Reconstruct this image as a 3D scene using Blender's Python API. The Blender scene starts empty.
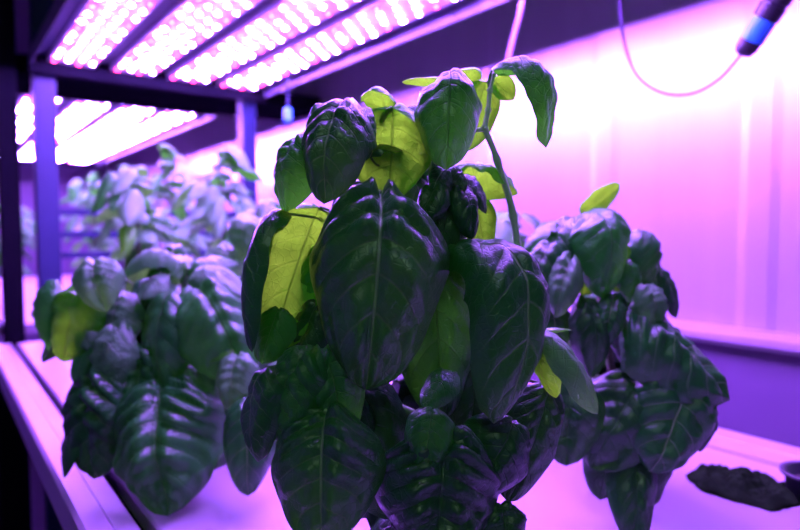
import bpy, bmesh, math, random
from mathutils import Vector, Matrix, noise
C = bpy.context.scene.collection
R = math.radians

# ------------------------------------------------------------------ camera frame
FPX = 620.0
YAW, PITCH = R(37.0), R(3.15)
CAM = Vector((0, 0, 1.30))
FWD = Vector((math.sin(YAW)*math.cos(PITCH), math.cos(YAW)*math.cos(PITCH), -math.sin(PITCH)))
RGT = Vector((math.cos(YAW), -math.sin(YAW), 0))
UPV = RGT.cross(FWD)
def at(px, py, d):
    return CAM + FWD*d + RGT*((px-400)/FPX*d) + UPV*((265-py)/FPX*d)
def cv(x, y, z):                       # x right, y up, z towards the camera
    return (RGT*x + UPV*y - FWD*z)

BENCH = 1.02          # top of the bench
LEDZ = 1.72           # underside of the lamps

# ------------------------------------------------------------------ helpers
def link(name, me, parent=None, mat=None, smooth=False):
    o = bpy.data.objects.new(name, me); C.objects.link(o)
    if parent: o.parent = parent
    if mat: me.materials.append(mat)
    if smooth:
        for p in me.polygons: p.use_smooth = True
    return o
def thing(name, label, cat, loc=(0, 0, 0), group=None):
    o = bpy.data.objects.new(name, None); C.objects.link(o); o.location = loc
    o.empty_display_size = .05
    o['label'] = label; o['category'] = cat
    if group: o['group'] = group
    return o
def tag(o, label, cat, group=None):
    o['label'] = label; o['category'] = cat
    if group: o['group'] = group
    return o
def bm_obj(name, bm, mat, parent=None, smooth=False):
    me = bpy.data.meshes.new(name); bmesh.ops.recalc_face_normals(bm, faces=bm.faces); bm.to_mesh(me); bm.free()
    return link(name, me, parent, mat, smooth)
def add_box(bm, x0, x1, y0, y1, z0, z1, bev=0):
    r = bmesh.ops.create_cube(bm, size=1)
    vs = r['verts']
    for v in vs:
        v.co = Vector(((x0+x1)/2+v.co.x*(x1-x0), (y0+y1)/2+v.co.y*(y1-y0), (z0+z1)/2+v.co.z*(z1-z0)))
    if bev:
        es = list({e for v in vs for e in v.link_edges})
        bmesh.ops.bevel(bm, geom=es, offset=bev, segments=2, affect='EDGES')
def box(name, x0, x1, y0, y1, z0, z1, mat, parent=None, bev=0):
    bm = bmesh.new(); add_box(bm, x0, x1, y0, y1, z0, z1, bev)
    return bm_obj(name, bm, mat, parent)
def extrude_y(name, prof, y0, y1, mat, parent=None):
    bm = bmesh.new()
    a = [bm.verts.new((x, y0, z)) for x, z in prof]; b = [bm.verts.new((x, y1, z)) for x, z in prof]
    n = len(prof)
    for i in range(n):
        bm.faces.new((a[i], a[(i+1) % n], b[(i+1) % n], b[i]))
    bm.faces.new(a); bm.faces.new(b[::-1])
    return bm_obj(name, bm, mat, parent)
def add_tube(bm, pts, rad, n=8, cap=True):
    pts = [Vector(p) for p in pts]
    rings = []
    ref = Vector((0, 0, 1))
    d0 = (pts[1]-pts[0]).normalized()
    if abs(d0.dot(ref)) > .9: ref = Vector((1, 0, 0))
    for i, p in enumerate(pts):
        d = (pts[min(i+1, len(pts)-1)]-pts[max(i-1, 0)])
        d = d.normalized() if d.length > 1e-9 else d0
        a = d.cross(ref)
        a = a.normalized() if a.length > 1e-6 else Vector((1, 0, 0))
        b = d.cross(a).normalized(); ref = b.cross(d).normalized() if False else ref
        r = rad[i] if isinstance(rad, (list, tuple)) else rad
        rings.append([bm.verts.new(p+a*(r*math.cos(2*math.pi*k/n))+b*(r*math.sin(2*math.pi*k/n))) for k in range(n)])
    for i in range(len(rings)-1):
        for k in range(n):
            bm.faces.new((rings[i][k], rings[i][(k+1) % n], rings[i+1][(k+1) % n], rings[i+1][k]))
    if cap:
        bm.faces.new(rings[0][::-1]); bm.faces.new(rings[-1])
def bez(p, t):
    p = [Vector(q) for q in p]
    while len(p) > 1: p = [p[i].lerp(p[i+1], t) for i in range(len(p)-1)]
    return p[0]
def spline(pts, n=8):                   # Catmull-Rom through the points
    pts = [Vector(p) for p in pts]
    P = [pts[0]*2-pts[1]]+pts+[pts[-1]*2-pts[-2]]
    out = []
    for i in range(1, len(P)-2):
        for k in range(n):
            t = k/n
            out.append(0.5*((2*P[i])+(P[i+1]-P[i-1])*t+(2*P[i-1]-5*P[i]+4*P[i+1]-P[i+2])*t*t+(3*P[i]-P[i-1]-3*P[i+1]+P[i+2])*t**3))
    out.append(pts[-1]); return out

# ------------------------------------------------------------------ materials
def nodes(m):
    m.use_nodes = True; nt = m.node_tree; nt.nodes.clear()
    return nt, nt.nodes, nt.links
def surf(name, col, rough=.5, metal=0, var=.12, scale=8, bump=0.0, spec=.5, stretch=(1, 1, 1)):
    m = bpy.data.materials.new(name); nt, N, L = nodes(m)
    out = N.new('ShaderNodeOutputMaterial'); p = N.new('ShaderNodeBsdfPrincipled')
    tc = N.new('ShaderNodeTexCoord'); mp = N.new('ShaderNodeMapping'); nz = N.new('ShaderNodeTexNoise')
    mp.inputs['Scale'].default_value = stretch
    nz.inputs['Scale'].default_value = scale; nz.inputs['Detail'].default_value = 5
    L.new(tc.outputs['Object'], mp.inputs['Vector']); L.new(mp.outputs[0], nz.inputs['Vector'])
    mx = N.new('ShaderNodeMix'); mx.data_type = 'RGBA'
    mx.inputs[6].default_value = (*[c*(1-var) for c in col], 1); mx.inputs[7].default_value = (*[min(1, c*(1+var)) for c in col], 1)
    L.new(nz.outputs['Fac'], mx.inputs[0]); L.new(mx.outputs[2], p.inputs['Base Color'])
    p.inputs['Roughness'].default_value = rough; p.inputs['Metallic'].default_value = metal
    p.inputs['Specular IOR Level'].default_value = spec
    if bump:
        b = N.new('ShaderNodeBump'); b.inputs['Strength'].default_value = bump; b.inputs['Distance'].default_value = .002
        L.new(nz.outputs['Fac'], b.inputs['Height']); L.new(b.outputs[0], p.inputs['Normal'])
    L.new(p.outputs[0], out.inputs[0]); return m
def emit(name, col, s):
    m = bpy.data.materials.new(name); nt, N, L = nodes(m)
    out = N.new('ShaderNodeOutputMaterial'); e = N.new('ShaderNodeEmission')
    e.inputs[0].default_value = (*col, 1); e.inputs[1].default_value = s
    L.new(e.outputs[0], out.inputs[0]); return m

def leaf_mat(name, col, under, trans, tfac, vein, nveins=7, rough=.34, spec=.6, veinf=.5):
    m = bpy.data.materials.new(name); nt, N, L = nodes(m)
    def M(op, a, b=None, c=None):
        n = N.new('ShaderNodeMath'); n.operation = op
        for i, v in enumerate((a, b, c)):
            if v is None: continue
            if isinstance(v, (int, float)): n.inputs[i].default_value = v
            else: L.new(v, n.inputs[i])
        return n.outputs[0]
    def mixc(f, a, b):
        n = N.new('ShaderNodeMix'); n.data_type = 'RGBA'
        L.new(f, n.inputs[0])
        for i, v in ((6, a), (7, b)):
            if isinstance(v, tuple): n.inputs[i].default_value = (*v, 1)
            else: L.new(v, n.inputs[i])
        return n.outputs[2]
    out = N.new('ShaderNodeOutputMaterial')
    uv = N.new('ShaderNodeUVMap'); uv.uv_map = 'leafuv'
    sp = N.new('ShaderNodeSeparateXYZ'); L.new(uv.outputs[0], sp.inputs[0])
    v = M('ABSOLUTE', M('SUBTRACT', M('MULTIPLY', sp.outputs[0], 2.0), 1.0))
    u = sp.outputs[1]
    s = M('SUBTRACT', u, M('MULTIPLY', M('POWER', v, 1.25), .30))
    d = M('ABSOLUTE', M('SUBTRACT', M('FRACT', M('ADD', M('MULTIPLY', s, float(nveins)), .5)), .5))
    def mr(x, a, b):
        n = N.new('ShaderNodeMapRange'); n.interpolation_type = 'SMOOTHSTEP'; L.new(x, n.inputs[0])
        n.inputs[1].default_value = a; n.inputs[2].default_value = b; n.inputs[3].default_value = 1; n.inputs[4].default_value = 0
        return n.outputs[0]
    side = M('MULTIPLY', mr(d, 0.0, .075), mr(v, .35, .95))
    mid = mr(v, .006, .026)
    mask = M('MAXIMUM', M('MULTIPLY', side, .32), mid)
    tc = N.new('ShaderNodeTexCoord')
    nz = N.new('ShaderNodeTexNoise'); nz.inputs['Scale'].default_value = 60; nz.inputs['Detail'].default_value = 4
    L.new(tc.outputs['Object'], nz.inputs['Vector'])
    vo = N.new('ShaderNodeTexVoronoi'); vo.feature = 'DISTANCE_TO_EDGE'; vo.inputs['Scale'].default_value = 190
    L.new(tc.outputs['Object'], vo.inputs['Vector'])
    cell = mr(vo.outputs['Distance'], 0.0, .12)
    dark = tuple(c*.72 for c in col); lite = tuple(c*1.25 for c in col)
    base = mixc(nz.outputs['Fac'], dark, lite)
    base = mixc(M('MULTIPLY', mask, veinf), base, vein)
    geo = N.new('ShaderNodeNewGeometry')
    base = mixc(geo.outputs['Backfacing'], base, under)
    p = N.new('ShaderNodeBsdfPrincipled'); L.new(base, p.inputs['Base Color'])
    rg = M('ADD', M('MULTIPLY', geo.outputs['Backfacing'], .25), rough); L.new(rg, p.inputs['Roughness'])
    p.inputs['Specular IOR Level'].default_value = spec
    p.inputs['Sheen Weight'].default_value = .0; p.inputs['Sheen Roughness'].default_value = .32
    p.inputs['Coat Weight'].default_value = .10; p.inputs['Coat Roughness'].default_value = .26
    h = M('SUBTRACT', M('MULTIPLY', nz.outputs['Fac'], .5), M('ADD', M('MULTIPLY', mask, 1.1), M('MULTIPLY', cell, .14)))
    b = N.new('ShaderNodeBump'); b.inputs['Strength'].default_value = .6; b.inputs['Distance'].default_value = .002
    L.new(h, b.inputs['Height']); L.new(b.outputs[0], p.inputs['Normal'])
    t = N.new('ShaderNodeBsdfTranslucent')
    tcol = mixc(M('ADD', M('MULTIPLY', mask, .5), M('ADD', M('MULTIPLY', cell, .07), M('MULTIPLY', nz.outputs['Fac'], .45))), trans, tuple(c*.3 for c in trans))
    L.new(tcol, t.inputs[0]); L.new(b.outputs[0], t.inputs['Normal'])
    ms = N.new('ShaderNodeMixShader'); ms.inputs[0].default_value = tfac
    L.new(p.outputs[0], ms.inputs[1]); L.new(t.outputs[0], ms.inputs[2]); L.new(ms.outputs[0], out.inputs[0])
    return m

LM = {
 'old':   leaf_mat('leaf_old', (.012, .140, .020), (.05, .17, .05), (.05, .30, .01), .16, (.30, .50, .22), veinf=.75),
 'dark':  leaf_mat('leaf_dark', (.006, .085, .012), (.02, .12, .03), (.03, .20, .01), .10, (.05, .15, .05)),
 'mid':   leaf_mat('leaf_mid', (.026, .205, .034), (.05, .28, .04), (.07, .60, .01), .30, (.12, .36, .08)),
 'young': leaf_mat('leaf_young', (.06, .36, .022), (.13, .45, .04), (.215, .88, .012), .43, (.25, .50, .10), nveins=6),
 'pale':  leaf_mat('leaf_pale', (.10, .30, .11), (.13, .36, .09), (.15, .65, .04), .25, (.30, .45, .2), nveins=6, rough=.5),
}
M_stem = surf('stem_green', (.34, .60, .25), .45, var=.2, scale=60, bump=.2)
M_stemd = surf('stem_woody', (.12, .15, .07), .6, var=.25, scale=60, bump=.3)
M_bench = surf('bench_plastic', (.40, .33, .42), .42, var=.05, scale=14, bump=.05, stretch=(1, .2, 1))
M_wall = surf('wall_panel', (.50, .44, .50), .36, metal=.62, var=.10, scale=4, bump=.5, stretch=(1, 5, .12))
M_walllow = surf('wall_lower', (.13, .085, .17), .5, var=.1, scale=4)
M_blackp = surf('black_paint', (.004, .004, .006), .9, spec=.0, var=.2, scale=12)
M_post = surf('post_blue_grey', (.010, .018, .055), .5, metal=.0, spec=.25, var=.1, scale=12)
M_tray = surf('lamp_tray', (.08, .08, .12), .5, metal=.0, var=.06, scale=10)
M_board = surf('led_board', (.70, .66, .72), .5, var=.04, scale=10)
M_ceil = surf('ceiling_dark', (.05, .05, .07), .7, var=.1)
M_floor = surf('floor_dark', (.035, .03, .05), .45, var=.3, scale=6)
M_cable = surf('cable_violet_grey', (.02, .012, .04), .6, spec=.2)
M_conn = surf('connector_black', (.010, .010, .014), .4)
M_blue = surf('connector_blue', (.03, .28, .85), .35)
M_string = surf('pale_strap', (.26, .18, .28), .6)
M_plug = surf('plug_foam', (.05, .04, .035), .9, bump=.6, scale=90)
M_algae = surf('algae_mat', (.010, .022, .008), .9, bump=1.0, scale=70, var=.9, spec=.0)
M_pot = surf('cup_black', (.015, .015, .025), .35)
M_led = emit('led_white', (.38, .125, 1.0), 2100)
M_led2 = emit('led_red', (1.0, .02, .14), 90)
M_led3 = emit('led_violet', (.22, .06, 1.0), 1700)
M_tube = emit('tube_fill', (.62, 1.0, .66), 26)

# ------------------------------------------------------------------ setting
def st(o): o['kind'] = 'structure'; return o
XW = 1.10
# wall behind the bench: ribbed sheet panels
prof = [(XW, .84)]
bm = bmesh.new()
ys = []
y = -1.6
k = 0
while y < 5.2:
    w = .30
    ys += [(y, 0), (y+w-.065, 0), (y+w-.050, -.0030), (y+w-.015, -.0030)]
    y += w
a = [bm.verts.new((XW+dx, yy, 1.13)) for yy, dx in ys]; b = [bm.verts.new((XW+dx, yy, 2.45)) for yy, dx in ys]
for i in range(len(ys)-1): bm.faces.new((a[i], a[i+1], b[i+1], b[i]))
for i in range(len(ys)-1):
    pass
a2 = [bm.verts.new((XW+.03, yy, 1.13)) for yy, dx in (ys[0], ys[-1])]; b2 = [bm.verts.new((XW+.03, yy, 2.45)) for yy, dx in (ys[0], ys[-1])]
bm.faces.new((a2[0], a2[1], b2[1], b2[0])); bm.faces.new((a[0], a2[0], b2[0], b[0])); bm.faces.new((a[-1], a2[1], b2[1], b[-1]))
st(bm_obj('wall_right', bm, M_wall))
st(box('baseboard_right', XW-.004, XW+.03, -1.6, 5.2, 0, 1.13, M_walllow))
st(extrude_y('trim_1', [(XW, 1.105), (XW-.028, 1.105), (XW-.034, 1.113), (XW-.034, 1.124), (XW-.022, 1.135), (XW, 1.135)], -1.6, 5.2, M_wall))
st(box('floor', -1.25, XW+.03, -1.6, 5.2, -.04, 0, M_floor))
st(box('ceiling', -1.25, XW+.03, -1.6, 5.2, 2.45, 2.5, M_ceil))
st(box('wall_left', -1.28, -1.25, -1.6, 5.2, 0, 2.45, M_walllow))
st(box('wall_back', -1.25, XW, 5.2, 5.24, 0, 2.45, M_walllow))

# ------------------------------------------------------------------ benches
def bench(y0, y1, label):
    t = thing('grow_bench', label, 'bench', (.5, y0, 0))
    def loc(o): o.location = Vector((-.5, -y0, 0)); return o
    z = BENCH
    loc(extrude_y('front_rail', [(.100, z-.035), (.100, z+.002), (.104, z+.006), (.124, z+.006), (.128, z+.001), (.146, z+.001), (.148, z-.002), (.148, z-.035)], y0, y1, M_bench, t))
    loc(extrude_y('front_channel', [(.149, z-.035), (.149, z-.014), (.156, z-.012), (.156, z-.035)], y0, y1, M_blackp, t))
    loc(extrude_y('deck', [(.160, z-.03), (.160, z-.002), (.163, z), (.790, z), (.792, z-.003), (.797, z-.003), (.799, z+.003), (.83, z+.003), (.832, z+.001), (.838, z+.001), (.84, z+.004),
              (.873, z+.004), (.877, z), (.877, z-.03)], y0, y1, M_bench, t))
    for x in (.13, .84):
        for yy in (y0+.06, y1-.06):
            loc(box('leg', x-.02, x+.02, yy-.02, yy+.02, 0, z-.034, M_blackp, t, .003))
    loc(box('crossbar', .13, .84, y1-.075, y1-.045, .35, .38, M_blackp, t))
    return t
bench(-.7, 1.80, 'long white hydroponic bench under the foreground basil, its pale rail at lower left')
bench(2.16, 4.4, 'white bench of the far rack, behind the dark posts at left')

# ------------------------------------------------------------------ rack posts
def post(x, y, w, mat, label, z0=0, z1=2.2, slots=True):
    t = thing('rack_post', label, 'post', (x, y, 0))
    bm = bmesh.new(); add_box(bm, -w/2, w/2, -w/2, w/2, z0, z1, .003); bm_obj('upright', bm, mat, t)
    box('foot_plate', -w*.8, w*.8, -w*.8, w*.8, 0, .006, M_blackp, t)
    return t
post(.243, 1.86, .052, M_post, 'blue-lit steel post at left, the brighter of two, beneath the lamp corner')
post(.160, 1.80+.06, .045, M_blackp, 'black post at far left, standing just left of the blue post')
post(.800, 1.86, .045, M_post, 'small blue post behind the front basil, under the lamp tray far right corner')
for i, (z, lb) in enumerate(((1.35, 'topmost of three thin blue crossbars tying the left posts together'), (1.29, 'middle one of three thin blue crossbars between the left posts'), (1.235, 'lowest of three thin blue crossbars between the left posts'))):
    bm = bmesh.new(); add_box(bm, .272, .775, -.009, .009, -.009, .009, .002)
    o = bm_obj('crossbar', bm, M_post); o.location = (0, 1.86, z)
    tag(o, lb, 'rail')
bm = bmesh.new(); add_box(bm, .0, 1.09, 1.90, 2.16, 1.712, 1.76, .004)  # black plate put in for the unlit gap between the lamp trays
tag(bm_obj('gap_shade_plate', bm, M_blackp), 'black plate put in for the shaded gap between near and far lamp trays', 'shade plate')

# ------------------------------------------------------------------ lamps
led_bm = bmesh.new()
bmesh.ops.create_uvsphere(led_bm, u_segments=8, v_segments=4, radius=.0038)
for v in led_bm.verts: v.co.z *= .7
led_me = {}
for key, mt in (('w', M_led), ('r', M_led2), ('v', M_led3)):
    me = bpy.data.meshes.new('led'); led_bm.to_mesh(me); me.materials.append(mt); led_me[key] = me
def kind(j, i, k):
    return 'r' if (i*3+j*5+k) % 9 == 0 else ('v' if (i+2*j) % 4 == 1 else 'w')
def tray(x0, x1, y0, y1, label):
    t = thing('lamp_tray', label, 'lamp housing', ((x0+x1)/2, (y0+y1)/2, LEDZ))
    lx = (x1-x0)/2; ly = (y1-y0)/2
    box('top_plate', -lx, lx, -ly, ly, .020, .026, M_tray, t)
    for nm, a in (('side_lip', (-lx, -lx+.004, -ly, ly)), ('side_lip', (lx-.004, lx, -ly, ly)), ('end_lip', (-lx, lx, ly-.004, ly)), ('end_lip', (-lx, lx, -ly, -ly+.004))):
        box(nm, *a, -.010 if nm == 'side_lip' else (-.026 if a[2] > 0 else -.004), .020, M_blackp if nm == 'end_lip' else M_tray, t)
    for y in (-ly*.7, ly*.7):
        for x in (-lx*.8, lx*.8):
            bm = bmesh.new(); add_tube(bm, [(x, y, .026), (x, y, 2.449-LEDZ)], .0025, 6); bm_obj('hanging_rod', bm, M_tray, t)
def bar(x0, x1, y0, y1, vis_dir, label, near, pitch=.052):
    """one lamp bar; near=True: nearest LEDs (out of frame) are one piece"""
    t = thing('led_light_bar', label, 'grow light', ((x0+x1)/2, y1, LEDZ), 'LED light bars overhead')
    w = (x1-x0)/2
    L_ = y1-y0
    box('led_board', -w, w, -L_, 0, .004, .019, M_board, t)
    rows = 4
    n = int((L_-.03)/pitch)
    rest = {'w': bmesh.new(), 'r': bmesh.new(), 'v': bmesh.new()}
    cnt = 0
    for i in range(n):
        for j in range(rows):
            x = -w+.012+(2*w-.024)*j/(rows-1)
            y = -.018-i*pitch-(pitch*.5 if j % 2 else 0)
            ii = i if near else n-1-i
            k = kind(j, i, 0)
            if i == 0 and near: k = 'r' if j % 2 == 0 else 'w'
            idx = i if near else n-1-i
            if idx < 25:
                o = bpy.data.objects.new('led', led_me[k]); C.objects.link(o); o.parent = t; o.location = (x, y, .0035)
            else:
                bmx = rest[k]
                r = bmesh.ops.create_uvsphere(bmx, u_segments=8, v_segments=4, radius=.0038)
                for v in r['verts']: v.co = Vector((x+v.co.x, y+v.co.y, .0035+v.co.z*.7))
    for k, b_ in rest.items():
        if len(b_.verts):
            o = bm_obj('led_rows', b_, {'w': M_led, 'r': M_led2, 'v': M_led3}[k], t); o['kind'] = 'stuff'
        else: b_.free()
Y0, Y1 = .21, 1.80
XB = [(.245, .352), (.392, .499), (.537, .644), (.681, .788)]
wh = ['leftmost glowing strip of LEDs in the near overhead lamp', 'second glowing LED strip from the left in the near overhead lamp',
      'third glowing LED strip from the left in the near overhead lamp', 'rightmost glowing LED strip of the near overhead lamp, above the basil']
tray(.205, .835, Y0, Y1, 'near overhead lamp tray that holds four glowing LED strips')
for (a, b), l in zip(XB, wh): bar(a, b, Y0+.01, Y1-.008, 1, l, True)
wh2 = ['leftmost LED strip of the far lamp, seen left of the blue post', 'second LED strip of the far lamp, just right of the blue post',
       'third LED strip from the left in the far lamp', 'fourth LED strip from the left in the far lamp', 'rightmost LED strip of the far lamp, above the distant plants']
tray(.10, .835, 2.22, 4.3, 'far lamp tray beyond the black shade plate with five LED strips')
for (a, b), l in zip([(.118, .208)]+XB, wh2): bar(a, b, 2.23, 4.29, 1, l, False, pitch=.05)

# unseen fill lamp added behind the camera to brighten leaf fronts
t = thing('fill_tube_light', 'added greenish fill tube behind the viewer, out of view', 'fill light', (-.45, -.55, 2.40))
box('fill_tube_housing', -.06, .06, -.6, .6, 0, .05, M_tray, t)
bm = bmesh.new(); add_tube(bm, [(0, -.57, -.022), (0, .57, -.022)], .018, 12); bm_obj('tube', bm, M_tube, t)

# ------------------------------------------------------------------ cable, connector, strap, hangers
dC = .80
pts = [at(x, y, d) for x, y, d in ((622, -60, .95), (620, 0, .93), (624, 40, .92), (636, 74, .91), (660, 92, .89), (690, 94, .86), (718, 80, .83), (742, 54, .80))]
t = thing('hanging_cable', 'thin dark cable drooping in a loop in front of the pink wall', 'cable', pts[4])
bm = bmesh.new(); add_tube(bm, [p-pts[4] for p in spline(pts, 8)], .0022, 8); bm_obj('cord', bm, M_cable, t, True)
p0, p1 = at(741, 56, .80), at(795, -28, .74)
ax = (p1-p0)
t = thing('cable_connector', 'black cable connector with a blue band at upper right corner', 'connector', p0)
def prof_tube(name, fr, mat, n=20):
    bm = bmesh.new(); add_tube(bm, [ax*f for f, r in fr], [r for f, r in fr], n); return bm_obj(name, bm, mat, t)
prof_tube('nose', [(0, .004), (.03, .0105), (.10, .0135), (.19, .0140), (.20, .0125)], M_conn)
prof_tube('blue_band', [(.195, .0125), (.20, .0150), (.46, .0150), (.465, .0125)], M_blue)
prof_tube('body', [(.46, .0125), (.47, .0160), (.62, .0165), (.63, .0148), (.66, .0148), (.67, .0165), (1.0, .0165)], M_conn)
bm = bmesh.new()
add_tube(bm, spline([at(526, -30, 1.0), at(521, 8, 1.0), at(514, 36, 1.0), at(508, 62, 1.0), at(504, 90, 1.0)], 5), .0042, 8)
tag(bm_obj('hanging_strap', bm, M_string, None, True), 'pale pink strap hanging down behind the top of front basil', 'strap')
def hanger(px, py0, py1, d, label):
    t = thing('wire_hanger', label, 'hanger', at(px, py1, d))
    o0 = at(px, py1, d)
    bm = bmesh.new(); add_tube(bm, [Vector((0, 0, .02)), Vector((0, 0, LEDZ-.004-o0.z))], .002, 8); bm_obj('wire', bm, M_post, t)
    bm = bmesh.new(); add_tube(bm, [(0, 0, -.012), (0, 0, -.006), (0, 0, .02), (0, 0, .026)], [.004, .010, .010, .004], 12); bm_obj('clip', bm, M_blue, t)
hanger(288, 80, 118, 1.50, 'small blue clip hanging on a wire under the lamp edge')

# ------------------------------------------------------------------ leaves and plants
def leaf_mesh(P0, P1, hint, W, bulge, curl=1.1, puff=.11, seed=0, nu=26, nv=14, wave=.05, petiole=None, fold=0.0, side=0.0, tipdrop=0.0, nveins=7, asym=0.0, shape=(.42, .45)):
    """convex side along +N; all vectors relative to the plant"""
    rnd = random.Random(seed)
    ax_ = P1-P0; L = ax_.length
    T0 = ax_.normalized()
    N0 = (hint-T0*hint.dot(T0))
    N0 = N0.normalized() if N0.length > 1e-5 else T0.orthogonal().normalized()
    B0 = T0.cross(N0).normalized()
    ctrl = [P0, P0+ax_*.06+N0*(bulge*L*1.25)+B0*side*L, P0+ax_*.66+N0*(bulge*L*1.0)+B0*side*L, P1]
    hw = W/2
    bm = bmesh.new(); uvl = bm.loops.layers.uv.new('leafuv')
    grid = []; uvs = {}
    ph = rnd.uniform(0, 6.28); off = Vector((rnd.uniform(0, 50), rnd.uniform(0, 50), seed*.37 % 50))
    pk = rnd.uniform(.46, .54)
    for i in range(nu+1):
        u = i/nu
        c = bez(ctrl, u)
        e = .02
        T = (bez(ctrl, min(1, u+e))-bez(ctrl, max(0, u-e))).normalized()
        N = N0-T*N0.dot(T)
        N = N.normalized() if N.length > 1e-4 else N0
        if N.dot(N0) < 0: N = -N
        # keep the frame turning with the curve
        N = (B0.cross(T)).normalized()
        if N.dot(N0) < -0.2 and bulge == 0: N = -N
        Bq = T.cross(N).normalized()
        uu = max(0.0, min(1.0, u))
        ea, eb = shape; um = ea/(ea+eb); w = (uu**ea)*((1-uu)**eb)/((um**ea)*((1-um)**eb))
        w = max(w, .012)
        row = []
        for j in range(nv+1):
            v = -1+2*j/nv
            av = abs(v)
            th = av*curl*(.55+.45*w)
            rr = hw*w/curl if curl > .01 else 0
            x = (math.sin(th*1.0)/curl if curl > .01 else av)*hw*w
            z = -((1-math.cos(th))/curl if curl > .01 else 0)*hw*w
            s = u-.30*av**1.25+.035*noise.noise(Vector((u*3, v*2.5, 7))+off)
            pf = abs(math.sin(math.pi*nveins*s))**.65
            env = min(1, av/.16)*(1-av**5)*min(1, w*1.6)*(1.35-u)*(1+.8*noise.noise(Vector((u*2.2, v*1.7, 21))+off))
            z += puff*hw*(pf*env-.35*math.exp(-(v/.07)**2)*min(1, w*2))
            z += wave*hw*(av**2.5)*math.sin(2*math.pi*2.6*u+ph+(1.7 if v > 0 else 0))*w
            z += fold*hw*av*w
            sx = -1 if v < 0 else 1
            x *= 1+asym*sx
            nn = noise.noise(Vector((u*2.6, v*1.6, 0))+off)*.17*hw+noise.noise(Vector((u*9, v*5, 0))+off)*.07*hw
            p = c+Bq*(x*sx)+N*(z+nn*min(1, w*1.2))-T*(hw*.24*av*max(0, 1-u*1.6)**3*min(1, w*1.5))
            p += Bq*(noise.noise(Vector((u*3.5, sx*9, 3))+off)*.07*hw*av*w)
            vt = bm.verts.new(p); uvs[vt] = ((v+1)/2, u); row.append(vt)
        grid.append(row)
    for i in range(nu):
        for j in range(nv):
            f = bm.faces.new((grid[i][j], grid[i][j+1], grid[i+1][j+1], grid[i+1][j]))
            f.smooth = True
            for lp in f.loops: lp[uvl].uv = uvs[lp.vert]
    # orientation: faces look along +N
    bm.normal_update()
    fm = grid and bm.faces[:][(nu//2)*nv+nv//2] if False else None
    bm.faces.ensure_lookup_table()
    f = bm.faces[(nu//2)*nv+nv//2]
    T = (bez(ctrl, .52)-bez(ctrl, .48)).normalized(); N = B0.cross(T)
    if N.dot(N0) < 0: N = -N
    if f.normal.dot(N) < 0: bmesh.ops.reverse_faces(bm, faces=bm.faces[:])
    # thick midrib under the blade and petiole
    if petiole is not None:
        m0 = bez(ctrl, 0)
        d = (bez(ctrl, .06)-bez(ctrl, 0)).normalized()
        q = [petiole, petiole.lerp(m0, .5)-d*(petiole-m0).length*.25, m0, bez(ctrl, .04)-N*hw*.02]
        pp = [bez(q[:3], k/5) for k in range(6)]+[q[3]]
        r = max(.0009, W*.022)
        nb = len(bm.faces)
        add_tube(bm, pp, [r*1.2]*3+[r]*3+[r*.5], 6)
        bm.faces.ensure_lookup_table()
        for f in bm.faces[nb:]:
            f.smooth = True
            for lp in f.loops: lp[uvl].uv = (.5, .3)
    return bm

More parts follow.
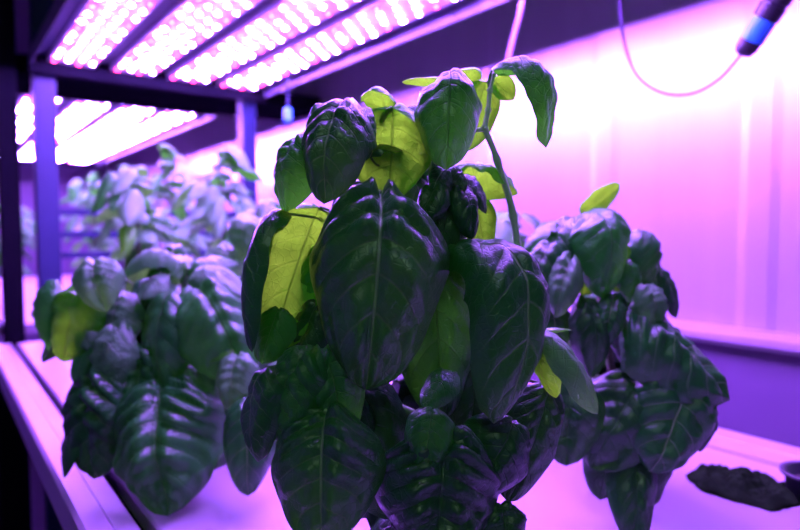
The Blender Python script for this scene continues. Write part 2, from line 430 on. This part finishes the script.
class Plant:
    def __init__(s, name, label, base, group=None):
        s.o = thing(name, label, 'plant', base, group); s.base = Vector(base); s.n = 0
    def put(s, bm, mat, nm='leaf', label=None):
        me = bpy.data.meshes.new(nm); bm.to_mesh(me); bm.free(); me.materials.append(mat)
        o = bpy.data.objects.new(nm, me); C.objects.link(o); o.parent = s.o
        if label: o['label'] = label
        s.n += 1
        return o
    def leaf(s, b, t, d, w, hint=(0, .5, 1), bulge=.18, mat='old', pet=None, seed=None, label=None, **k):
        """b, t: base and tip in the photograph, d: their depths, w: width there, hint: which way its upper side faces"""
        d0, d1 = d if isinstance(d, tuple) else (d, d)
        P0 = at(b[0], b[1], d0)-s.base; P1 = at(t[0], t[1], d1)-s.base
        k['curl'] = min(1.55, k.get('curl', 1.1)*1.22); k['bulge'] = bulge*1.45; cc = k['curl']
        W = 1.05*w/FPX*(d0+d1)/2*min(1.5, cc/math.sin(cc))
        pe = None
        if pet is not None: pe = at(pet[0], pet[1], pet[2] if len(pet) > 2 else d0+.02)-s.base
        bm = leaf_mesh(P0, P1, cv(*hint), W, seed=seed if seed is not None else s.n*7+3, petiole=pe, **k)
        return s.put(bm, LM[mat], label=label)
    def stem(s, pts, r, mat=None, nm='stem', n=9):
        P = [Vector(p)-s.base for p in pts]
        Q = spline(P, 6); m = len(Q)
        if not isinstance(r, (tuple, list)): r = (r, r)
        bm = bmesh.new(); add_tube(bm, Q, [r[0]+(r[1]-r[0])*i/(m-1)+(.0009 if i % 6 == 0 else 0) for i in range(m)], n)
        for f in bm.faces: f.smooth = True
        return s.put(bm, mat or M_stem, nm)
    def fill(s, n, cen, rad, size, mats, seed, zmin=None, avoid=None, nu=14, nv=8, inner=.35, maxup=1.0):
        rnd = random.Random(seed)
        cen = Vector(cen)
        for k in range(n):
            for _try in range(200):
                zz = rnd.uniform(-1, maxup); a = rnd.uniform(0, 6.283); q = math.sqrt(max(0, 1-zz*zz))
                dr = Vector((q*math.cos(a), q*math.sin(a), zz))
                rr = rnd.uniform(.55, 1.0)
                tip = cen+Vector((dr.x*rad[0], dr.y*rad[1], dr.z*rad[2]))*rr
                sz = size*rnd.uniform(.7, 1.25)
                out = Vector((dr.x, dr.y, 0)); out = out.normalized() if out.length > .05 else Vector((1, 0, 0))
                droop = rnd.uniform(.1, 1.1)
                dirn = (out*rnd.uniform(.5, 1)+Vector((0, 0, -droop if dr.z < .7 else rnd.uniform(-.6, .3)))).normalized()
                base = tip-dirn*sz
                if tip.z < (zmin if zmin is not None else BENCH+.012) or base.z < BENCH+.02: continue
                if avoid and (avoid(tip) or avoid(base) or avoid((tip+base)/2)): continue
                break
            hint = (Vector((0, 0, 1))+out*.8+Vector((rnd.uniform(-.4, .4), rnd.uniform(-.4, .4), 0)))
            ax0 = Vector((cen.x, cen.y, min(base.z-.01, cen.z+rad[2]*.6)))
            pe = base.lerp(ax0, .45)
            bm = leaf_mesh(base-s.base, tip-s.base, hint, sz*rnd.uniform(.52, .68), rnd.uniform(.08, .3), seed=seed*100+k, nu=nu, nv=nv, curl=rnd.uniform(.7, 1.5), petiole=pe-s.base, wave=.09, puff=.09)
            s.put(bm, LM[rnd.choice(mats)])

# ---- front basil
D = .42
FB = Vector((*(at(425, 265, .45).xy), BENCH+.001))
front = Plant('basil_plant', 'large basil plant in sharp focus at centre with one broad leaf facing us', FB, None)
def ax_(px, py, d=.45): return at(px, py, d)
front.stem([FB+Vector((0, 0, -.0)), at(432, 520, .46), at(428, 400, .455), at(420, 350, .45), at(408, 280, .445), at(402, 215, .46), at(392, 150, .475)], (.0050, .0028), M_stemd)
front.stem([at(432, 500, .465), at(470, 420, .48), at(508, 330, .475), at(519, 280, .47), at(513, 215, .465), at(497, 160, .46), at(484, 127, .455)], (.0034, .0022))
front.stem([at(484, 129, .455), at(488, 110, .455), at(490, 90, .455), at(494, 74, .455)], (.0020, .0014))
front.stem([at(484, 129, .455), at(470, 132, .455), at(458, 142, .455)], (.0018, .0012))
front.stem([at(428, 420, .455), at(380, 400, .45), at(340, 395, .44), at(322, 408, .43)], (.0032, .0018))
front.stem([at(418, 350, .45), at(370, 340, .46), at(325, 352, .455)], (.0026, .0016))
front.stem([at(405, 262, .44), at(432, 240, .45), at(454, 205, .455), at(462, 178, .46)], (.0024, .0014))
front.stem([at(402, 225, .445), at(350, 215, .46), at(330, 180, .45), at(340, 130, .45)], (.0024, .0014))
lf = front.leaf
# broad leaf in the middle
lf((380, 193), (366, 390), (.425, .392), 132, (.05, .7, 1), .20, 'old', pet=(392, 205, .43), curl=1.05, puff=.13, nu=48, nv=30, wave=.03, side=-.03, seed=5, label='broad dark green leaf with a pale midrib')
# top group
lf((352, 112), (324, 204), (.425, .395), 72, (-.25, .8, 1), .26, 'old', pet=(372, 130, .43), curl=1.2, puff=.11, nu=36, nv=22, seed=11)
lf((308, 142), (286, 212), (.43, .42), 62, (-.5, .6, .8), .22, 'mid', pet=(345, 150, .45), curl=1.3, nu=30, nv=18, seed=12)
lf((392, 108), (388, 203), (.425, .44), 84, (.10, .45, -1), .16, 'young', pet=(380, 122, .44), curl=1.2, puff=.05, nu=36, nv=22, seed=13, label='yellow-green backlit leaf')
lf((408, 106), (432, 196), (.43, .435), 22, (1, .5, -.1), .16, 'old', curl=1.3, nu=30, nv=16, seed=14)
lf((384, 112), (370, 90), (.45, .42), 36, (0, 1, .35), .22, 'young', curl=.9, nu=20, nv=12, seed=15)
lf((360, 112), (366, 160), (.42, .405), 24, (.6, .5, .8), .22, 'old', curl=1.2, nu=26, nv=14, seed=16)
# upper right group
lf((448, 86), (446, 170), (.435, .412), 66, (0, .9, 1), .36, 'mid', shape=(.36, .34), pet=(470, 92, .45), curl=1.35, puff=.06, nu=36, nv=24, seed=21, label='domed leaf with a violet sheen')
lf((450, 84), (402, 82), (.46, .455), 15, (0, 1, -.3), .08, 'young', curl=.7, nu=18, nv=8, seed=22)
lf((486, 82), (464, 152), (.465, .47), 40, (.1, .3, -1), .10, 'young', pet=(490, 84, .457), curl=.8, nu=24, nv=14, seed=23)
lf((492, 70), (546, 148), (.455, .445), 44, (.75, .75, .45), .34, 'mid', shape=(.45, .36), pet=(490, 88, .455), curl=1.7, puff=.07, nu=36, nv=20, seed=24, label='long leaf arching over and hanging down')
lf((494, 78), (514, 100), (.46, .46), 24, (-.3, .2, -1), .10, 'young', curl=.8, nu=18, nv=10, seed=25)
lf((482, 76), (430, 92), (.47, .47), 26, (0, .9, -.5), .16, 'young', curl=.8, nu=18, nv=10, seed=26)
lf((456, 174), (518, 194), (.47, .475), 46, (.1, .85, -.35), .20, 'young', pet=(450, 172, .46), curl=1.2, nu=28, nv=16, seed=27)
# dark knot under the dome
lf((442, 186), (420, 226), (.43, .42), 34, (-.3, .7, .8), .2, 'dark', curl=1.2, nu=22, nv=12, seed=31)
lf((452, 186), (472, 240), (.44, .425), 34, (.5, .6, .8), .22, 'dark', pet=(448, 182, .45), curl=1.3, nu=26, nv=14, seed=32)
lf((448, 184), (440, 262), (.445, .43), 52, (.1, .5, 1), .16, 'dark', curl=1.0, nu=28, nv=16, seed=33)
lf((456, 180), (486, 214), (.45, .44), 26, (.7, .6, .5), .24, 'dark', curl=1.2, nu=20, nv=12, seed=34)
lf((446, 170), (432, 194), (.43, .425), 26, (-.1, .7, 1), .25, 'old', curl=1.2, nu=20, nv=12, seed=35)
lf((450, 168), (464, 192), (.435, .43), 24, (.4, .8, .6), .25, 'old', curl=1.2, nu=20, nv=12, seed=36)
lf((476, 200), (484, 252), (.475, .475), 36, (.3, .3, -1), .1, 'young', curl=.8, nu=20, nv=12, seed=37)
# arching leaf right of the broad leaf
lf((444, 254), (494, 424), (.445, .40), 84, (.45, .85, .7), .36, 'old', shape=(.40, .36), pet=(428, 268, .445), curl=1.35, puff=.07, nu=44, nv=28, side=-.16, seed=41)
lf((430, 262), (440, 420), (.45, .44), 84, (.1, .3, 1), .10, 'mid', curl=.8, nu=32, nv=20, seed=42)
lf((470, 330), (470, 440), (.46, .45), 80, (.2, .3, 1), .10, 'dark', curl=.8, nu=28, nv=16, seed=43)
# small leaf right
lf((541, 334), (598, 414), (.42, .41), 34, (.35, .75, .65), .13, 'pale', pet=(520, 345, .44), curl=1.15, puff=.06, nu=34, nv=20, seed=51)
lf((540, 338), (556, 398), (.43, .43), 34, (-.6, .3, .3), .15, 'young', curl=1.0, nu=22, nv=12, seed=52)
lf((534, 336), (572, 330), (.43, .43), 12, (0, 1, .2), .1, 'young', curl=.6, nu=14, nv=8, seed=53)
# left pair
lf((290, 214), (252, 352), (.43, .41), 46, (-1, .40, .25), .18, 'old', pet=(335, 222, .45), curl=1.3, puff=.04, nu=36, nv=20, seed=61, label='dark leaf with a thin violet rim')
lf((320, 208), (272, 350), (.43, .435), 92, (-.25, .25, -1), .12, 'young', pet=(335, 218, .45), curl=.9, puff=.05, nu=36, nv=20, seed=62, label='yellow-green leaf glowing against the light')
lf((280, 310), (262, 364), (.425, .415), 44, (-.3, .2, 1), .08, 'mid', curl=.8, nu=22, nv=12, seed=63)
lf((330, 240), (318, 350), (.455, .45), 60, (-.2, .3, 1), .10, 'mid', curl=.9, nu=28, nv=16, seed=64)
lf((325, 300), (290, 372), (.45, .44), 50, (-.3, .5, 1), .14, 'dark', curl=1, nu=24, nv=14, seed=65)
# lower left
lf((276, 366), (258, 462), (.405, .395), 52, (-.8, .4, .7), .20, 'old', pet=(318, 360, .43), curl=1.4, puff=.05, nu=34, nv=20, seed=71)
lf((282, 372), (268, 446), (.412, .41), 34, (.5, .1, -1), .1, 'young', curl=.9, nu=22, nv=12, seed=72)
lf((318, 352), (276, 440), (.415, .395), 66, (-.45, .6, .9), .24, 'mid', pet=(330, 352, .43), curl=1.3, puff=.12, nu=36, nv=22, seed=73)
lf((322, 354), (345, 440), (.415, .40), 62, (.25, .55, 1), .22, 'mid', pet=(330, 352, .43), curl=1.2, puff=.11, nu=36, nv=22, seed=74)
lf((300, 352), (300, 405), (.41, .40), 40, (0, .8, .8), .25, 'mid', curl=1.2, puff=.12, nu=24, nv=14, seed=75)
lf((326, 412), (322, 548), (.39, .372), 112, (-.05, .45, 1), .12, 'old', pet=(340, 398, .43), curl=1.0, puff=.10, nu=44, nv=28, seed=76, label='large crinkled lower leaf')
lf((350, 400), (372, 436), (.43, .42), 34, (.3, .8, .6), .2, 'dark', curl=1, nu=18, nv=12, seed=77)
lf((350, 380), (400, 520), (.44, .43), 90, (.2, .3, 1), .1, 'dark', curl=.8, nu=28, nv=16, seed=78)
# lower middle and right
lf((433, 408), (424, 474), (.40, .39), 50, (-.1, .35, 1), .14, 'mid', pet=(434, 396, .43), curl=.9, puff=.06, nu=30, nv=18, seed=81)
lf((452, 376), (424, 410), (.43, .40), 34, (.0, .8, .8), .2, 'mid', pet=(432, 392, .44), curl=.9, nu=22, nv=12, seed=84)
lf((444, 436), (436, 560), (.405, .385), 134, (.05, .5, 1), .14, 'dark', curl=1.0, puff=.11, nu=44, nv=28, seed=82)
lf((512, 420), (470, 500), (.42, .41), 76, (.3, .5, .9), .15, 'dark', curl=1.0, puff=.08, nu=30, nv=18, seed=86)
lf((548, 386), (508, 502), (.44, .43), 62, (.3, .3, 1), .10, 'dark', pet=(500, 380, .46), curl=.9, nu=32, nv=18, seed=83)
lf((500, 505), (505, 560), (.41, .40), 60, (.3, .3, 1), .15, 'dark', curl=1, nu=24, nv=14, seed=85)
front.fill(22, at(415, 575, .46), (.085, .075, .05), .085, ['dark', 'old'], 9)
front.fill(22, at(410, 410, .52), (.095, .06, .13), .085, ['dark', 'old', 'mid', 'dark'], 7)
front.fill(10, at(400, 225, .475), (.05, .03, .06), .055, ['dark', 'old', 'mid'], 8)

# ---- right basil
RB = Vector((*(at(622, 265, .62).xy), BENCH+.001))
right = Plant('basil_plant', 'bushy dark basil plant at right, in front of the pink wall', RB)
right.stem([RB, RB+Vector((0, 0, .02)), at(619, 474, .62), at(624, 440, .62), at(608, 350, .62), at(600, 290, .62), at(594, 225, .62)], (.006, .003), M_stemd)
right.stem([at(622, 450, .62), at(650, 380, .62), at(640, 310, .61)], (.004, .002))
right.stem([at(615, 400, .62), at(560, 330, .62), at(548, 250, .62)], (.004, .002))
rf = right.leaf
rf((582, 214), (620, 184), (.60, .60), 22, (-.1, .3, -1), .08, 'young', pet=(592, 225, .61), curl=.8, nu=20, nv=10, seed=101, label='small yellow-green tip leaf')
rf((592, 216), (628, 226), (.62, .62), 14, (0, 1, .2), .12, 'mid', curl=.8, nu=18, nv=8, seed=102)
rf((582, 216), (602, 300), (.60, .575), 64, (.15, .8, .8), .38, 'mid', shape=(.40, .45), pet=(594, 228, .61), curl=1.3, puff=.06, nu=34, nv=20, seed=103, label='domed leaf with a lilac top')
rf((578, 222), (556, 300), (.60, .585), 38, (-.6, .7, .6), .3, 'old', curl=1.4, puff=.12, nu=30, nv=16, seed=104)
rf((568, 230), (524, 258), (.60, .60), 50, (-.2, .7, -.5), .22, 'mid', shape=(.36, .36), pet=(585, 235, .61), curl=1.1, nu=26, nv=14, seed=105)
rf((560, 246), (530, 312), (.59, .57), 38, (-.4, .8, .7), .25, 'old', curl=1.2, puff=.15, nu=28, nv=14, seed=106)
rf((610, 240), (618, 292), (.60, .60), 34, (.2, .2, -1), .1, 'young', curl=.8, nu=22, nv=12, seed=107)
rf((594, 250), (582, 296), (.59, .585), 36, (-.1, .5, -1), .1, 'young', curl=.8, nu=22, nv=12, seed=108)
rf((630, 236), (652, 300), (.61, .60), 44, (.5, .8, .5), .25, 'old', curl=1.2, puff=.14, nu=28, nv=14, seed=109)
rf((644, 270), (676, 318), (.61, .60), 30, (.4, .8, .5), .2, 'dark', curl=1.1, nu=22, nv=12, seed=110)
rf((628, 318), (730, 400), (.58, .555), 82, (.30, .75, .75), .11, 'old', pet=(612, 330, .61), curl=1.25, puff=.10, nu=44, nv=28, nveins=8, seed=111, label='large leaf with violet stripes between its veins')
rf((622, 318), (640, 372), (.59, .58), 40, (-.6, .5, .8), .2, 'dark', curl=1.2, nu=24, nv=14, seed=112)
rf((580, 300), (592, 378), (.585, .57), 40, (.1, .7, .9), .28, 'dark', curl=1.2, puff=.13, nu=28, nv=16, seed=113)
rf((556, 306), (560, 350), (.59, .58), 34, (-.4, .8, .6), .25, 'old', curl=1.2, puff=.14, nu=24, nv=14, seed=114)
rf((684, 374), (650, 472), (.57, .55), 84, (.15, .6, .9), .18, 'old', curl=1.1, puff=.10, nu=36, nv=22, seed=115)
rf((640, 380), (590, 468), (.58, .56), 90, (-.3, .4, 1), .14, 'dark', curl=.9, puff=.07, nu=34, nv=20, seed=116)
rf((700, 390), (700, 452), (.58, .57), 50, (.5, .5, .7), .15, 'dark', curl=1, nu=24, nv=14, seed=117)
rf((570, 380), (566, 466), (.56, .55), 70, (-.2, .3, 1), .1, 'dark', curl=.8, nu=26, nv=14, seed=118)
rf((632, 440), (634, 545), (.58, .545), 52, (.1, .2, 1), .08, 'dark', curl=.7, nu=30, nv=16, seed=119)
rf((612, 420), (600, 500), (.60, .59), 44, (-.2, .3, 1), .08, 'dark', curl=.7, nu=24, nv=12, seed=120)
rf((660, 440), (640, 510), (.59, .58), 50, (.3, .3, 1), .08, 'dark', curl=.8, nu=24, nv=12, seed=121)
rf((548, 262), (566, 300), (.58, .57), 34, (.1, .9, .8), .3, 'old', curl=1.3, puff=.22, seed=131)
rf((572, 262), (556, 318), (.575, .56), 34, (-.2, .8, .9), .3, 'pale', curl=1.3, puff=.2, seed=132)
rf((612, 300), (598, 352), (.58, .57), 34, (0, .8, .9), .3, 'old', curl=1.3, puff=.2, seed=133)
rf((640, 290), (656, 330), (.585, .57), 40, (.2, .9, .8), .3, 'pale', curl=1.3, puff=.2, seed=134)
rf((616, 262), (632, 304), (.59, .58), 26, (.3, .8, .8), .3, 'mid', curl=1.3, puff=.2, seed=135)
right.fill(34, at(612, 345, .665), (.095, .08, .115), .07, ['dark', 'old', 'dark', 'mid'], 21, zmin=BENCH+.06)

# ---- left basil
LB = Vector((*(at(170, 265, .72).xy), BENCH+.001))
left = Plant('basil_plant', 'wide soft-focus basil plant at left beside the bench rail', LB)
left.stem([LB, LB+Vector((0, 0, .02)), at(175, 430, .715), at(180, 400, .70), at(180, 330, .70), at(178, 285, .70)], (.007, .003), M_stemd)
left.stem([at(178, 420, .70), at(130, 370, .70), at(104, 300, .69)], (.004, .002))
left.stem([at(178, 400, .70), at(225, 350, .70), at(240, 300, .70)], (.004, .002))
gf = left.leaf
gf((88, 290), (64, 362), (.68, .66), 66, (-.15, .4, 1), .18, 'young', pet=(104, 300, .69), curl=1.1, nu=30, nv=16, seed=201, label='olive yellow rounded leaf')
gf((60, 284), (48, 352), (.69, .68), 40, (-.8, .5, .4), .18, 'mid', curl=1.2, nu=26, nv=14, seed=211)
gf((98, 262), (106, 312), (.67, .65), 48, (-.1, .9, .8), .34, 'pale', pet=(108, 275, .69), curl=1.2, nu=28, nv=16, seed=202)
gf((176, 276), (120, 276), (.70, .67), 30, (0, 1, .35), .42, 'pale', curl=1.1, nu=28, nv=14, seed=203)
gf((172, 284), (140, 300), (.70, .66), 36, (-.2, 1, .6), .25, 'pale', curl=1.1, nu=24, nv=14, seed=204)
gf((180, 290), (162, 396), (.69, .65), 56, (-.2, .6, 1), .22, 'mid', pet=(180, 295, .70), curl=1.3, puff=.09, nu=34, nv=20, seed=205)
gf((196, 292), (246, 384), (.69, .65), 84, (.2, .75, .9), .22, 'mid', pet=(180, 290, .70), curl=1.1, puff=.12, nu=38, nv=24, seed=206)
gf((190, 282), (250, 300), (.70, .68), 36, (.2, 1, .5), .25, 'pale', curl=1, nu=26, nv=14, seed=207)
gf((130, 296), (118, 350), (.69, .67), 48, (-.2, .8, .8), .25, 'pale', curl=1.2, nu=26, nv=14, seed=208)
gf((84, 324), (92, 352), (.665, .66), 24, (0, .6, 1), .2, 'pale', curl=1, nu=18, nv=10, seed=209)
gf((190, 276), (240, 262), (.72, .74), 40, (.2, 1, .2), .2, 'mid', curl=1, nu=22, nv=12, seed=210)
gf((176, 284), (186, 262), (.69, .68), 22, (0, 1, .5), .2, 'pale', curl=1, nu=18, nv=10, seed=212)
gf((165, 385), (168, 516), (.65, .60), 116, (-.05, .35, 1), .14, 'mid', pet=(178, 375, .70), curl=1.0, puff=.13, nu=50, nv=30, nveins=9, wave=.16, seed=221)
gf((110, 368), (96, 478), (.67, .65), 80, (-.4, .5, .9), .18, 'old', curl=1.1, puff=.24, nu=36, nv=22, wave=.12, seed=222)
gf((92, 400), (64, 478), (.67, .65), 34, (-.8, .4, .6), .12, 'old', curl=1.2, puff=.08, nu=28, nv=14, seed=223)
gf((148, 355), (140, 430), (.67, .65), 66, (-.1, .6, 1), .18, 'mid', curl=1.2, puff=.26, nu=30, nv=18, seed=224)
gf((222, 388), (214, 470), (.68, .66), 58, (0, .5, 1), .16, 'old', curl=1.1, puff=.1, nu=30, nv=18, seed=225)
gf((250, 400), (248, 496), (.62, .60), 52, (.1, .5, 1), .16, 'old', curl=1.2, puff=.12, nu=30, nv=18, seed=226)
gf((240, 356), (232, 412), (.64, .62), 46, (-.2, .6, 1), .2, 'pale', curl=1.2, puff=.12, nu=28, nv=16, seed=227)
gf((236, 352), (206, 362), (.64, .64), 14, (0, 1, .3), .1, 'young', curl=.8, nu=16, nv=8, seed=228)
gf((264, 400), (276, 468), (.64, .62), 36, (.2, .4, 1), .14, 'pale', curl=1.1, nu=24, nv=14, seed=229)
gf((128, 330), (104, 400), (.67, .65), 50, (-.4, .7, .8), .22, 'pale', curl=1.2, puff=.2, seed=231)
gf((196, 372), (206, 440), (.67, .65), 50, (.2, .6, .9), .2, 'pale', curl=1.2, puff=.2, seed=232)
gf((232, 250), (214, 284), (.80, .78), 44, (0, .9, .8), .3, 'pale', curl=1.2, seed=233)
gf((262, 222), (240, 262), (.78, .76), 56, (-.2, .9, .7), .3, 'pale', curl=1.2, seed=234)
left.fill(75, at(170, 370, .765), (.155, .11, .12), .09, ['mid', 'old', 'pale', 'mid'], 31, zmin=BENCH+.04,
          avoid=lambda p: p.x < .158 and p.z < BENCH+.05)

# ---- plants further back
def backplant(px, py_top, d, rad, n, label, seed, mats, size=.07):
    c = at(px, 265, d); top = at(px, py_top, d).z
    base = Vector((c.x, c.y, BENCH+.001))
    h = top-base.z
    p = Plant('basil_plant', label, base, None)
    p.stem([base, base+Vector((.004, 0, h*.4)), base+Vector((-.004, .006, h*.85))], (.006, .003), M_stemd)
    p.fill(n, base+Vector((0, 0, h*.56)), (rad, rad, h*.44), size, mats, seed, nu=10, nv=6, zmin=BENCH+.045)
    return p
backplant(140, 170, 1.10, .11, 46, 'blurred basil plant with a yellow-green leaf, behind the left basil', 41, ['pale', 'mid', 'pale', 'young'])
backplant(225, 150, 1.22, .13, 60, 'tall blurred pale basil plant just left of the front basil top', 42, ['pale', 'pale', 'mid'])
backplant(270, 205, .98, .10, 46, 'blurred basil plant half hidden behind the front basil', 43, ['pale', 'mid', 'old'])
backplant(170, 150, 1.52, .13, 50, 'most distant pale basil plant on the near bench', 44, ['pale', 'pale', 'mid'])
backplant(500, 205, .82, .09, 46, 'basil plant between the front basil and the right basil', 46, ['pale', 'mid', 'old', 'young'])
backplant(95, 180, 2.55, .16, 50, 'small far basil plant right of the blue post on far bench', 47, ['pale', 'mid'], .09)
backplant(10, 205, 2.5, .15, 50, 'small far basil plant at the left picture edge', 48, ['mid', 'old'], .09)
backplant(132, 160, 2.8, .18, 50, 'far basil plant under the lit end of far lamp', 49, ['pale', 'mid'], .09)
backplant(200, 165, 2.6, .18, 50, 'far pale basil plant at the rear wall side', 50, ['pale', 'mid'], .09)

# ---- dark mound standing in for a wet algae opening, and cup, on the right
def groundpt(px, py, z=BENCH):
    d = at(px, py, 1)-CAM
    k = (z-CAM.z)/d.z
    return CAM+d*k
a, b = groundpt(684, 476), groundpt(800, 502)
c0 = (a+b)/2; axd = (b-a); ln = axd.length/2; axd.normalize(); pr = Vector((-axd.y, axd.x, 0))
bm = bmesh.new(); nr, na = 26, 110
cen = bm.verts.new((0, 0, .010)); prev = None
for i in range(1, nr+1):
    r = i/nr; ring = []
    for k in range(na):
        an = 2*math.pi*k/na
        wob = 1+.22*noise.noise(Vector((math.cos(an)*1.8, math.sin(an)*1.8, 4)))+.06*noise.noise(Vector((math.cos(an)*6, math.sin(an)*6, 1)))
        q = axd*(math.cos(an)*ln*r*wob)+pr*(math.sin(an)*.044*r*wob*(1+.2*math.cos(an)))
        h = .007*(1-r**2.5)+(.016*abs(noise.noise(q*38))+.008*abs(noise.noise(q*110)))*(1-r**5)+.0012*(1 if r < .99 else 0)
        ring.append(bm.verts.new((q.x, q.y, h if i < nr else .0003)))
    for k in range(na):
        if prev is None: bm.faces.new((cen, ring[k], ring[(k+1) % na]))
        else: bm.faces.new((prev[k], ring[k], ring[(k+1) % na], prev[(k+1) % na]))
    prev = ring
bm.faces.new(prev[::-1])
o = bm_obj('algae_opening_mound', bm, M_algae, None, True); o.location = (c0.x, c0.y, BENCH)
tag(o, 'long dark algae mound standing in for an opening in the bench at lower right', 'algae')
g = groundpt(800, 500)
t = thing('planting_cup', 'dark round cup cut off by the right picture edge on bench', 'cup', (g.x+.012, g.y-.01, BENCH+.0005))
bm = bmesh.new()
n = 32
prf = [(.020, 0), (.026, .002), (.028, .022), (.033, .026), (.033, .029), (.027, .028), (.024, .010), (0.002, .008)]
rg = [[bm.verts.new((r*math.cos(2*math.pi*k/n), r*math.sin(2*math.pi*k/n), z)) for k in range(n)] for r, z in prf]
for i in range(len(rg)-1):
    for k in range(n): bm.faces.new((rg[i][k], rg[i][(k+1) % n], rg[i+1][(k+1) % n], rg[i+1][k]))
bm.faces.new(rg[0][::-1]); bm.faces.new(rg[-1])
bm_obj('cup_wall', bm, M_pot, t, True)
bm = bmesh.new(); bmesh.ops.create_cone(bm, cap_ends=True, segments=24, radius1=.023, radius2=.021, depth=.010)
o = bm_obj('growing_plug', bm, M_plug, t); o.location = (0, 0, .014)

# ------------------------------------------------------------------ camera, world
cd = bpy.data.cameras.new('camera'); cam = bpy.data.objects.new('camera', cd); C.objects.link(cam)
cam.matrix_world = Matrix(((RGT.x, UPV.x, -FWD.x, CAM.x), (RGT.y, UPV.y, -FWD.y, CAM.y), (RGT.z, UPV.z, -FWD.z, CAM.z), (0, 0, 0, 1)))
cd.sensor_width = 36; cd.lens = FPX*36/800; cd.clip_start = .02
cd.dof.use_dof = True; cd.dof.focus_distance = .405; cd.dof.aperture_fstop = 5.0
bpy.context.scene.camera = cam
w = bpy.data.worlds.new('world'); bpy.context.scene.world = w; w.use_nodes = True
bg = w.node_tree.nodes['Background']; bg.inputs[0].default_value = (.16, .10, .90, 1); bg.inputs[1].default_value = .04
vs = bpy.context.scene.view_settings
vs.view_transform = 'Standard'; vs.look = 'None'; vs.gamma = 1; vs.exposure = 0; vs.use_curve_mapping = False
